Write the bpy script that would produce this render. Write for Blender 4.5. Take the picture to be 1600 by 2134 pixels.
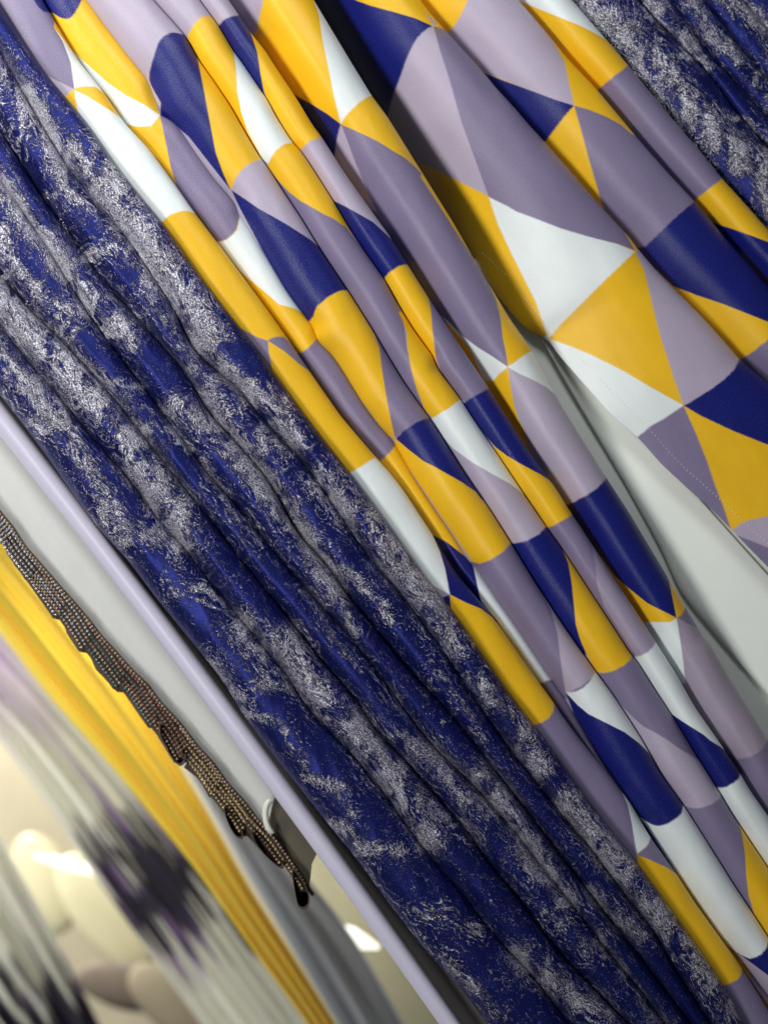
import bpy, math, random
import numpy as np
from mathutils import Vector, Matrix

random.seed(7); rng = np.random.default_rng(7)
for o in list(bpy.data.objects): bpy.data.objects.remove(o)
C = bpy.context.scene.collection

# ------------------------------------------------------------------ camera
# Curtains hang along world -Z; the phone was rolled, so the folds run to the lower right.
S = 0.00035            # metres on the curtain plane for one pixel of the 1600 x 2134 photograph
D = 0.80               # camera to curtain plane
A_ = math.radians(34.0); sa, ca = math.sin(A_), math.cos(A_)
RV = np.array([ca, 0, -sa]); UV = np.array([sa, 0, ca]); FV = np.array([0, 1.0, 0])
CAM = np.array([0, -D, 1.35])
cam = bpy.data.cameras.new('camera'); camo = bpy.data.objects.new('camera', cam); C.objects.link(camo)
camo.matrix_world = Matrix(((RV[0], UV[0], -FV[0], CAM[0]), (RV[1], UV[1], -FV[1], CAM[1]), (RV[2], UV[2], -FV[2], CAM[2]), (0, 0, 0, 1)))
cam.sensor_fit = 'VERTICAL'; cam.sensor_height = 36; cam.lens = 36 * D / (2134 * S)
cam.clip_start = 0.01; cam.clip_end = 60
cam.dof.use_dof = True; cam.dof.focus_distance = D - 0.012; cam.dof.aperture_fstop = cam.lens / 16.0
bpy.context.scene.camera = camo

# ------------------------------------------------------------------ light
sc = bpy.context.scene
w = bpy.data.worlds.new('World'); sc.world = w; w.use_nodes = True
w.node_tree.nodes['Background'].inputs[0].default_value = (0.86, 0.91, 1.0, 1)
w.node_tree.nodes['Background'].inputs[1].default_value = 0.09
def area(name, loc, target, sx, sy, power, col):
    l = bpy.data.lights.new(name, 'AREA'); l.shape = 'RECTANGLE'; l.size = sx; l.size_y = sy; l.energy = power; l.color = col
    o = bpy.data.objects.new(name, l); C.objects.link(o); o.location = loc
    o.rotation_euler = (Vector(target) - Vector(loc)).to_track_quat('-Z', 'Y').to_euler()
    return o
def plane_point(u, v, h):   # u across the folds, v down the folds, h in front of the curtains (photo pixels)
    return np.array([0, 0, 1.35]) + np.array([1.0, 0, 0])*(u - (800*ca - 1067*sa))*S + np.array([0, 0, -1.0])*(v - (800*sa + 1067*ca))*S - FV*h*S
KEY = plane_point(-260, -1250, 1050)
area('ceiling_tube_light', KEY, plane_point(150, 1300, 0), 0.07, 0.10, 6.0, (1.0, 0.98, 0.94))
area('aisle_light', plane_point(-1500, 700, 2500), plane_point(150, 1300, 0), 0.20, 0.9, 7.0, (1.0, 0.985, 0.96))
area('shop_ceiling_light', plane_point(1500, -900, 1700), plane_point(200, 1300, 0), 0.3, 0.3, 4.0, (0.95, 0.97, 1.0))
area('back_room_light', (-0.9, 0.5, 2.3), (-0.5, 1.3, 1.1), 0.5, 0.4, 36.0, (1.0, 0.97, 0.88))
area('hidden_fill_light', plane_point(-350, 900, -900), plane_point(-550, 2350, -1600), 0.3, 0.3, 1.6, (1.0, 0.96, 0.80))  # added fill hidden behind the jacquard, brightens the pale yellow blob
sc.view_settings.view_transform = 'Standard'; sc.view_settings.look = 'None'
sc.view_settings.exposure = 0.0; sc.view_settings.gamma = 1.0

# ------------------------------------------------------------------ helpers
REG = {'1': (0, 0, 8/3), '2': (500, 0, 8/3), '3': (1000, 0, 8/3), '4': (0, 650, 8/3), '5': (500, 650, 8/3), '6': (1000, 650, 8/3),
       '7': (0, 1334, 8/3), '8': (500, 1334, 8/3), '9': (1000, 1334, 8/3), 'b': (0, 400, 16/9), 'c': (600, 1000, 1.8824),
       'd': (350, 1500, 4), 'e': (0, 1050, 4), 'f': (0, 1600, 4), 's': (0, 0, 1)}
def pts(s):
    """'1:870,0 950,110 2:120,890' -> photograph coordinates; a prefix says which measured sheet the numbers are on"""
    r = REG['s']; out = []
    for t in s.split():
        if ':' in t: k, t = t.split(':'); r = REG[k]
        if not t: continue
        x, y = t.split(','); out.append((r[0] + float(x)/r[2], r[1] + float(y)/r[2]))
    return np.array(out)
def to_uv(p): return np.stack([p[..., 0]*ca - p[..., 1]*sa, p[..., 0]*sa + p[..., 1]*ca], -1)
def from_uv(u, v): return u*ca + v*sa, -u*sa + v*ca
def world(px, py, h):
    """point seen at (px,py) on the curtain plane, h pixels nearer (+) or farther (-) than the plane"""
    d = (D - h*S)/D
    x = (px - 800)*S*d; y = (1067 - py)*S*d
    return CAM + x[..., None]*RV + y[..., None]*UV + (D*d)[..., None]*FV
def gsmooth(a, s):
    if s <= 0: return a
    n = int(s*3); k = np.exp(-0.5*(np.arange(-n, n+1)/s)**2); k /= k.sum()
    p = np.concatenate([2*a[0] - a[n:0:-1], a, 2*a[-1] - a[-2:-n-2:-1]])
    return np.convolve(p, k, 'valid')
def edge(p, v, smooth=10):
    q = to_uv(p); o = np.argsort(q[:, 1]); q = q[o]
    u = np.interp(v, q[:, 1], q[:, 0])
    s0 = (q[min(2, len(q)-1), 0]-q[0, 0])/(q[min(2, len(q)-1), 1]-q[0, 1]); s1 = (q[-1, 0]-q[max(-3, -len(q)), 0])/(q[-1, 1]-q[max(-3, -len(q)), 1])
    u = np.where(v < q[0, 1], q[0, 0] + (v-q[0, 1])*s0, u); u = np.where(v > q[-1, 1], q[-1, 0] + (v-q[-1, 1])*s1, u)
    return gsmooth(u, smooth/(v[1]-v[0]))
def fv(x, v):
    if np.isscalar(x): return np.full_like(v, float(x))
    x = np.array(x, float); return gsmooth(np.interp(v, x[:, 0], x[:, 1]), 40/(v[1]-v[0]))
def hash2(ix, iy, seed):
    n = (ix.astype(np.int64)*374761393 + iy.astype(np.int64)*668265263 + seed*974711) & 0x7fffffff
    n = ((n ^ (n >> 13))*1274126177) & 0x7fffffff
    return ((n ^ (n >> 16)) & 0xffff)/65535.0
def vnoise(x, y, seed=0):
    ix = np.floor(x); iy = np.floor(y); fx = x-ix; fy = y-iy; fx = fx*fx*(3-2*fx); fy = fy*fy*(3-2*fy)
    a = hash2(ix, iy, seed); b = hash2(ix+1, iy, seed); c = hash2(ix, iy+1, seed); d = hash2(ix+1, iy+1, seed)
    return (a*(1-fx)+b*fx)*(1-fy) + (c*(1-fx)+d*fx)*fy
def fbm(x, y, seed=0, oc=4):
    r = 0; a = 0.5; t = 0
    for i in range(oc): r = r + a*vnoise(x*2**i, y*2**i, seed+i*17); t += a; a *= 0.5
    return r/t
def grid_obj(name, P, mat, cols=None, cloth=None, dens=None, parent=None, closed=False, hang=0, up=True):
    """P: rows x cols x 3 -> one smooth mesh; hang = metres the cloth goes on, straight up and down, past the measured rows"""
    if hang:
        dz = abs(float((P[-1] - P[-2])[:, 2].mean())); k = 4; m = min(int(hang/(dz*k)), (len(P)-2)//k)
        j = np.arange(1, m+1)
        top = P[0][None] + (j*dz*k)[:, None, None]*np.array([0, 0, 1.0]); dn = P[-1][None] - (j*dz*k)[:, None, None]*np.array([0, 0, 1.0])
        P = np.concatenate([top[::-1], P, dn] if up else [P, dn])
        mir = lambda a: np.concatenate(([a[j*k][::-1]] if up else []) + [a, a[len(a)-1-j*k]])
        if cols is not None: cols = mir(cols)
        if dens is not None: dens = mir(dens)
        if cloth is not None:
            dv_ = cloth[1, 0, 1]-cloth[0, 0, 1]; a_ = cloth[0][None].repeat(m, 0).copy(); b_ = cloth[-1][None].repeat(m, 0).copy()
            a_[..., 1] -= (j*k*dv_)[::-1][:, None]; b_[..., 1] += (j*k*dv_)[:, None]; cloth = np.concatenate(([a_] if up else []) + [cloth, b_])
    R, K = P.shape[:2]
    me = bpy.data.meshes.new(name); me.vertices.add(R*K); me.vertices.foreach_set('co', P.reshape(-1).astype(np.float32))
    idx = np.arange(R*K).reshape(R, K)
    if closed: nx = np.roll(idx, -1, 1); a, b, c, d = idx[:-1], nx[:-1], nx[1:], idx[1:]
    else: a, b, c, d = idx[:-1, :-1], idx[:-1, 1:], idx[1:, 1:], idx[1:, :-1]
    q = np.stack([a, d, c, b], -1).reshape(-1, 4); n = len(q)
    me.loops.add(n*4); me.loops.foreach_set('vertex_index', q.reshape(-1).astype(np.int32))
    me.polygons.add(n); me.polygons.foreach_set('loop_start', np.arange(0, n*4, 4, dtype=np.int32)); me.polygons.foreach_set('loop_total', np.full(n, 4, np.int32))
    me.polygons.foreach_set('use_smooth', np.ones(n, bool))
    me.update(calc_edges=True)
    if cols is not None:
        at = me.color_attributes.new('print', 'FLOAT_COLOR', 'POINT'); cc = np.ones((R*K, 4), np.float32); cc[:, :3] = cols.reshape(-1, 3); at.data.foreach_set('color', cc.reshape(-1))
    if cloth is not None:
        at = me.attributes.new('cloth', 'FLOAT_VECTOR', 'POINT'); at.data.foreach_set('vector', cloth.reshape(-1).astype(np.float32))
    if dens is not None:
        at = me.attributes.new('silver', 'FLOAT', 'POINT'); at.data.foreach_set('value', dens.reshape(-1).astype(np.float32))
    me.materials.append(mat)
    o = bpy.data.objects.new(name, me); C.objects.link(o)
    if parent: o.parent = parent
    return o
def mesh_obj(name, verts, faces, mat, parent=None, smooth=True):
    me = bpy.data.meshes.new(name); me.from_pydata([tuple(v) for v in verts], [], faces); me.materials.append(mat)
    if smooth: me.polygons.foreach_set('use_smooth', np.ones(len(me.polygons), bool))
    me.update(); o = bpy.data.objects.new(name, me); C.objects.link(o)
    if parent: o.parent = parent
    return o
def empty(name, loc):
    o = bpy.data.objects.new(name, None); o.empty_display_size = 0.02; C.objects.link(o); o.location = loc; return o
def adopt(parent, o):
    o.parent = parent; o.matrix_parent_inverse = Matrix.Translation(-Vector(parent.location)); return o
def tag(o, label, cat, group=None):
    o['label'] = label; o['category'] = cat
    if group: o['group'] = group
    return o

# a curtain = row of folds. fold: dict(L,R edges, c crest place, z crest height, hl/hr fall to the left/right, n samples)
def curtain(v0, v1, dv, folds, wrinkle=None, sm=10, tuck=True):
    v = np.arange(v0, v1, dv); U = []; H = []; F = []; SS = []
    for i, f in enumerate(folds):
        L = edge(f['L'], v, f.get('sm', sm)) - f.get('under', 7 if i else 0); R = edge(f['R'], v, f.get('sm', sm))
        R = np.maximum(R, L + 6)
        c = fv(f.get('c', 0.6), v); z = fv(f.get('z', 0), v); hl = fv(f.get('hl', 70), v); hr = fv(f.get('hr', 38), v)
        n = f.get('n', 60); nl = n//2; nr = n-nl
        tl = np.linspace(0, 1, nl, endpoint=False); tr = np.sin(np.linspace(0, math.pi/2, nr))
        W = R - L; kk = fv(f.get('k', 0.8), v)
        rnd = f.get('round', False)
        for t in tl:
            if rnd: t2 = 1 - math.cos(t*math.pi/2); q = 1-t2; s = c*t2; h = z - hl*(1-np.sqrt(max(0, 1-q*q)))
            else: s = c*t; q = 1-t; k = kk; h = z - hl*(k*(1-math.sqrt(1-(.985*q)**2))/0.8275 + (1-k)*(0.6*q**1.8 + 0.4*(0.5-0.5*math.cos(math.pi*q))))
            U.append(L + W*s); H.append(h); F.append(i); SS.append(s)
        for t in tr:
            s = c + (1-c)*t; h = z - hr*(1-math.sqrt(max(0, 1-t*t)))
            U.append(L + W*s); H.append(h); F.append(i); SS.append(s)
        if tuck and i < len(folds)-1:
            U.append(R - 6); H.append(z - hr - 16); F.append(i); SS.append(s*0+1)
    U = np.array(U).T; H = np.array(H).T; F = np.array(F); V = np.repeat(v[:, None], U.shape[1], 1)
    if wrinkle is not None: H = H + wrinkle(U, V)
    du = np.diff(U, axis=1); dh = np.diff(H, axis=1); arc = np.concatenate([np.zeros((1,)), np.cumsum(np.sqrt(du**2+dh**2).mean(0))])
    px, py = from_uv(U, V)
    P = world(px, py, H)
    cloth = np.stack([np.repeat(arc[None], len(v), 0), V, 0*V], -1)
    return P, px, py, F, cloth, U, V, H
def inpoly(x, y, p):
    r = np.zeros(x.shape, bool); n = len(p)
    for i in range(n):
        x0, y0 = p[i]; x1, y1 = p[(i+1) % n]
        if y0 == y1: continue
        r ^= ((y0 > y) != (y1 > y)) & (x < (x1-x0)*(y-y0)/(y1-y0) + x0)
    return r
def rounded(p, n=3):
    return p
def paint(px, py, F, base, polys):
    """colour of the print at every cloth vertex, averaged over its cell"""
    acc = 0
    gx = np.gradient(px, axis=1); gy = np.gradient(py, axis=1); hx = np.gradient(px, axis=0); hy = np.gradient(py, axis=0)
    cl = lambda g: np.clip(g, -2.0, 2.0)
    for a_, b_ in ((-.33, -.33), (.33, -.33), (-.33, .33), (.33, .33), (0, -.5), (0, .5)):
        acc = acc + paint1(px + a_*cl(gx) + b_*cl(hx), py + a_*cl(gy) + b_*cl(hy), F, base, polys)
    return acc/6
def paint1(px, py, F, base, polys):
    col = np.zeros(px.shape + (3,), np.float32)
    for i in np.unique(F): col[:, F == i] = PAL[base[i]]
    for lobes, c, s in polys:
        if s not in PC: PC[s] = pts(s)
        p = PC[s]
        x0, y0 = p.min(0); x1, y1 = p.max(0)
        ks = np.where(np.isin(F, lobes))[0]
        if not len(ks): continue
        X = px[:, ks]; Y = py[:, ks]
        m = (X >= x0) & (X <= x1) & (Y >= y0) & (Y <= y1)
        if not m.any(): continue
        mm = np.zeros_like(m); mm[m] = inpoly(X[m], Y[m], p)
        sub = col[:, ks]; sub[mm] = PAL[c]; col[:, ks] = sub
    return col
PC = {}

# ------------------------------------------------------------------ materials
def nt(name):
    m = bpy.data.materials.new(name); m.use_nodes = True; n = m.node_tree.nodes; return m, n, m.node_tree.links, n['Principled BSDF']
def node(n, t, **kw):
    x = n.new(t)
    for k, v in kw.items(): setattr(x, k, v)
    return x
def noise(n, l, vec, scale, detail=3, rough=0.5, dist=0.0):
    x = n.new('ShaderNodeTexNoise'); x.inputs['Scale'].default_value = scale; x.inputs['Detail'].default_value = detail
    x.inputs['Roughness'].default_value = rough; x.inputs['Distortion'].default_value = dist
    if vec is not None: l.new(vec, x.inputs['Vector'])
    return x.outputs['Fac']
def math_(n, l, op, a, b=None, clamp=False):
    x = n.new('ShaderNodeMath'); x.operation = op; x.use_clamp = clamp
    for i, q in enumerate([a, b]):
        if q is None: continue
        if isinstance(q, (int, float)): x.inputs[i].default_value = q
        else: l.new(q, x.inputs[i])
    return x.outputs[0]
def ramp(n, l, f, a, b):
    x = n.new('ShaderNodeMapRange'); x.interpolation_type = 'SMOOTHSTEP'; l.new(f, x.inputs[0]); x.inputs[1].default_value = a; x.inputs[2].default_value = b; return x.outputs[0]
def mixc(n, l, f, a, b, mode='MIX'):
    x = n.new('ShaderNodeMix'); x.data_type = 'RGBA'; x.blend_type = mode
    if isinstance(f, (int, float)): x.inputs[0].default_value = f
    else: l.new(f, x.inputs[0])
    for i, q in ((6, a), (7, b)):
        if isinstance(q, tuple): x.inputs[i].default_value = (*q, 1)
        else: l.new(q, x.inputs[i])
    return x.outputs[2]
def scaled(n, l, vec, sx, sy, rot=0.0):
    x = n.new('ShaderNodeMapping'); x.inputs['Scale'].default_value = (sx, sy, 1); x.inputs['Rotation'].default_value = (0, 0, rot); l.new(vec, x.inputs['Vector']); return x.outputs[0]
def bump(n, l, b, h, strength, dist=0.001):
    x = n.new('ShaderNodeBump'); x.inputs['Strength'].default_value = strength; x.inputs['Distance'].default_value = dist; l.new(h, x.inputs['Height']); l.new(x.outputs[0], b.inputs['Normal'])

def satin_print():
    m, n, l, b = nt('printed_satin')
    col = node(n, 'ShaderNodeAttribute', attribute_name='print'); cl = node(n, 'ShaderNodeAttribute', attribute_name='cloth')
    fine = noise(n, l, scaled(n, l, cl.outputs['Vector'], 0.75, 0.45, 0.5), 1.0, 3, 0.65)
    cloud = noise(n, l, scaled(n, l, cl.outputs['Vector'], 0.012, 0.008), 1.0, 3)
    tw = node(n, 'ShaderNodeTexWave'); tw.wave_type = 'BANDS'; tw.bands_direction = 'DIAGONAL'; tw.inputs['Scale'].default_value = 0.055; tw.inputs['Distortion'].default_value = 1.2; l.new(cl.outputs['Vector'], tw.inputs['Vector'])
    f = math_(n, l, 'ADD', math_(n, l, 'MULTIPLY', fine, 0.46), math_(n, l, 'MULTIPLY', cloud, 0.20)); f = math_(n, l, 'ADD', f, 0.68)
    cm = node(n, 'ShaderNodeVectorMath', operation='SCALE'); l.new(col.outputs['Color'], cm.inputs[0]); l.new(f, cm.inputs['Scale'])
    l.new(cm.outputs[0], b.inputs['Base Color'])
    l.new(math_(n, l, 'MULTIPLY', ramp(n, l, fine, 0.40, 0.62), 0.95), b.inputs['Specular IOR Level'])
    l.new(math_(n, l, 'ADD', 0.27, math_(n, l, 'MULTIPLY', fine, 0.20)), b.inputs['Roughness'])
    
    h = math_(n, l, 'ADD', fine, math_(n, l, 'MULTIPLY', tw.outputs['Fac'], 0.04))
    bump(n, l, b, h, 0.30, 0.0006)
    return m
def jacquard():
    m, n, l, b = nt('silver_thread_jacquard')
    de = node(n, 'ShaderNodeAttribute', attribute_name='silver'); cl = node(n, 'ShaderNodeAttribute', attribute_name='cloth')
    V = cl.outputs['Vector']
    def warp(v, scale, amp, det=2):
        x = n.new('ShaderNodeTexNoise'); x.inputs['Scale'].default_value = scale; x.inputs['Detail'].default_value = det; l.new(v, x.inputs['Vector'])
        y = node(n, 'ShaderNodeVectorMath', operation='SUBTRACT'); l.new(x.outputs['Color'], y.inputs[0]); y.inputs[1].default_value = (.5, .5, .5)
        z = node(n, 'ShaderNodeVectorMath', operation='SCALE'); l.new(y.outputs[0], z.inputs[0]); z.inputs['Scale'].default_value = amp
        q = node(n, 'ShaderNodeVectorMath', operation='ADD'); l.new(v, q.inputs[0]); l.new(z.outputs[0], q.inputs[1]); return q.outputs[0]
    p = scaled(n, l, V, 0.0130, 0.0052, 0.22)
    r = warp(warp(p, 1.0, 2.2), 2.6, 0.55)
    f = noise(n, l, r, 1.35, 4, 0.5)
    band = math_(n, l, 'ABSOLUTE', math_(n, l, 'SUBTRACT', math_(n, l, 'FRACT', math_(n, l, 'MULTIPLY', f, 20.0)), 0.5))   # 0..0.5 marbled contour lines
    n1 = noise(n, l, warp(scaled(n, l, V, 0.040, 0.015, 0.25), 1.0, 1.3), 1.0, 5, 0.66)
    n2 = noise(n, l, scaled(n, l, V, 0.19, 0.075, 0.35), 1.0, 3, 0.6, 1.0)
    fine = noise(n, l, scaled(n, l, V, 0.60, 0.26, 0.30), 1.0, 2, 0.75, 0.4)
    fine2 = noise(n, l, scaled(n, l, V, 0.40, 0.25, 1.3), 1.0, 2, 0.7, 0.3)
    d = math_(n, l, 'ADD', math_(n, l, 'MULTIPLY', de.outputs['Fac'], 0.95), math_(n, l, 'MULTIPLY', math_(n, l, 'SUBTRACT', n1, 0.5), 1.15))
    d = math_(n, l, 'ADD', d, math_(n, l, 'MULTIPLY', math_(n, l, 'SUBTRACT', band, 0.25), 1.7))
    area_ = ramp(n, l, d, 0.32, 0.62)
    t = math_(n, l, 'ADD', math_(n, l, 'MULTIPLY', d, 0.30), math_(n, l, 'ADD', fine, math_(n, l, 'MULTIPLY', math_(n, l, 'SUBTRACT', n2, 0.5), 0.26)))
    thread = ramp(n, l, t, 0.705, 0.795)
    navy = mixc(n, l, ramp(n, l, fine, 0.35, 0.65), (0.007, 0.012, 0.10), (0.015, 0.023, 0.185))
    taupe = mixc(n, l, ramp(n, l, n1, 0.45, 0.6), (0.13, 0.115, 0.105), (0.085, 0.08, 0.20))
    c = mixc(n, l, math_(n, l, 'MULTIPLY', area_, ramp(n, l, n2, 0.25, 0.6)), navy, taupe)
    silver = mixc(n, l, ramp(n, l, fine2, 0.40, 0.62), (0.22, 0.21, 0.30), (0.95, 0.95, 1.0))
    c = mixc(n, l, thread, c, silver)
    l.new(c, b.inputs['Base Color'])
    l.new(math_(n, l, 'SUBTRACT', 0.75, math_(n, l, 'MULTIPLY', thread, 0.40)), b.inputs['Metallic'])
    l.new(math_(n, l, 'SUBTRACT', 0.44, math_(n, l, 'MULTIPLY', thread, 0.14)), b.inputs['Roughness'])
    b.inputs['Specular IOR Level'].default_value = 0.4
    h = math_(n, l, 'ADD', math_(n, l, 'MULTIPLY', math_(n, l, 'MULTIPLY', math_(n, l, 'ADD', fine, n2), area_), 0.6), math_(n, l, 'ADD', math_(n, l, 'MULTIPLY', thread, 0.5), math_(n, l, 'MULTIPLY', fine, 0.12)))
    bump(n, l, b, h, 0.8, 0.0012)
    return m
def plain(name, col, rough=0.6, var=0.12, sx=0.25, sy=0.25, bstr=0.25, spec=0.4, attr=None, metallic=0.0, obj=False, sheen=0.0):
    m, n, l, b = nt(name)
    if obj: tc = node(n, 'ShaderNodeTexCoord'); V = scaled(n, l, tc.outputs['Object'], sx*2857, sy*2857)
    else: cl = node(n, 'ShaderNodeAttribute', attribute_name='cloth'); V = scaled(n, l, cl.outputs['Vector'], sx, sy)
    f = noise(n, l, V, 1.0, 3, 0.6); g = noise(n, l, V, 0.06, 3, 0.5)
    k = math_(n, l, 'ADD', math_(n, l, 'MULTIPLY', math_(n, l, 'ADD', f, g), var), 1.0 - var)
    cm = node(n, 'ShaderNodeVectorMath', operation='SCALE')
    if attr: a = node(n, 'ShaderNodeAttribute', attribute_name=attr); l.new(a.outputs['Color'], cm.inputs[0])
    else: cm.inputs[0].default_value = col
    l.new(k, cm.inputs['Scale']); l.new(cm.outputs[0], b.inputs['Base Color'])
    b.inputs['Roughness'].default_value = rough; b.inputs['Specular IOR Level'].default_value = spec; b.inputs['Metallic'].default_value = metallic
    b.inputs['Sheen Weight'].default_value = sheen
    if bstr: bump(n, l, b, f, bstr, 0.0004)
    return m
PAL = {'Y': (0.76, 0.445, 0.012), 'N': (0.005, 0.009, 0.135), 'M': (0.190, 0.160, 0.265), 'L': (0.40, 0.35, 0.45), 'W': (0.70, 0.76, 0.76)}
M_print = satin_print(); M_jac = jacquard()
#---SPLIT---
# ------------------------------------------------------------------ geometric curtain (left, tightly folded)
BE = pts('s:-60,-80 1:0,37 130,240 200,350 280,440 450,640 600,870 780,1090 900,1230 1000,1380 1180,1630 1350,1840 1540,2100 5:160,290 350,560 480,730 610,890 830,1190 1040,1490 1170,1640 1330,1880 1500,2133 '
         '9:150,280 300,470 450,680 600,900 780,1120 880,1250 960,1360 1130,1600 1280,1810 1400,2000 1460,2133')
R1 = pts('1:-20,-560 120,-200 260,40 340,180 430,330 560,490 690,680 830,830 990,1050 1080,1180 1210,1350 1470,1700 1590,1870 5:400,350 560,580 740,790 780,830 900,980 1070,1240 1200,1450 1340,1620 1420,1720 1600,1980 '
         '9:160,0 330,240 418,360 440,400 560,560 700,730 830,900 940,1090 1090,1300 1200,1470 1380,1720 1450,1820 1600,2060')
R2 = pts('1:490,0 600,150 730,320 830,440 870,550 905,620 1000,700 1100,850 1200,990 1290,1090 1325,1170 2:0,1150 130,1380 270,1620 350,1730 415,1810 430,1870 5:430,150 520,230 570,300 700,510 790,630 860,700 960,880 1050,1020 1200,1240 1290,1390 '
         '1320,1410 1440,1590 1600,1820 9:380,170 470,290 520,380 580,480 690,680 800,860 870,960 930,1020 1000,1140 1150,1380 1330,1640 1440,1760 1600,1960')
R3 = pts('1:850,0 950,110 1030,200 1100,330 1180,440 1280,590 1370,750 1460,890 2:120,890 230,1050 330,1200 440,1380 540,1530 600,1620 740,1840 5:780,180 900,380 1000,520 1060,600 1130,710 1250,900 1380,1090 1500,1280 '
         '6:300,1500 450,1730 640,2000 9:740,310 900,560 1000,740 1130,920 1250,1110 1400,1350 1500,1500 1590,1640')
R4 = pts('1:1110,0 1220,150 1300,290 1380,400 2:0,330 150,550 200,650 290,790 340,840 420,960 520,1120 600,1260 700,1410 800,1550 880,1700 960,1830 1080,2030 5:1080,260 1220,480 1290,590 1420,780 1540,960 '
         '6:240,1010 370,1200 450,1310 600,1540 750,1770 840,1910 9:860,100 960,260 1060,410 1210,660 1330,850 1400,970 1500,1120 1600,1270')
R5 = pts('1:1270,0 1400,190 1480,290 2:170,330 310,540 400,690 460,770 560,930 700,1130 830,1310 930,1470 1050,1660 1180,1860 1330,2080 5:1380,420 1500,610 6:170,620 280,790 420,980 500,1110 600,1260 720,1450 850,1640 960,1810 '
         '9:1100,210 1190,370 1350,600 1430,720 1500,840 1600,980')
R6 = pts('2:410,0 500,150 620,350 730,530 820,650 950,860 1050,1020 1180,1230 1300,1440 1390,1590 1490,1760 6:270,190 450,520 560,700 700,920 830,1120 990,1390 1140,1640 1250,1830 9:1260,0 1400,240 1500,400 1600,560')
inb = lambda P_, d: P_ + np.array([ca, -sa])*d
foldsA = [dict(L=inb(BE, -60), R=R1, c=0.62, z=40, hl=60, hr=[(0, 26), (500, 30), (2700, 34)], n=104),
          dict(L=R1, R=R2, c=[(0, .55), (700, .6), (1300, .55), (1600, .5)], z=[(0, 20), (500, 12), (900, 10), (1300, -5), (1700, -10), (2700, -14)], hl=[(0, 30), (600, 40), (2700, 60)], hr=32, n=84),
          dict(L=R2, R=R3, c=0.58, z=[(0, 38), (2700, 34)], hl=[(0, 50), (2700, 66)], hr=34, n=84),
          dict(L=R3, R=R4, c=0.55, z=34, hl=60, hr=34, n=78),
          dict(L=R4, R=R5, c=0.55, z=30, hl=60, hr=30, n=74),
          dict(L=R5, R=R6, c=[(300, .62), (900, .60), (1500, .58), (2700, .55)], z=22, hl=[(300, 130), (1200, 100), (2700, 70)], hr=[(300, 50), (2700, 38)], n=110, k=[(300, .45), (2700, .7)])]
def wrA(U, V):
    return 3.4*(fbm(U/46 + 3 + V/300, V/170, 5, 3)-0.5) + 7*(vnoise(U/110+8, V/380, 9)-0.5)
P, px, py, F, cloth, U_, V_, H_ = curtain(-170, 2790, 2.4, foldsA, wrA)
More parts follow.
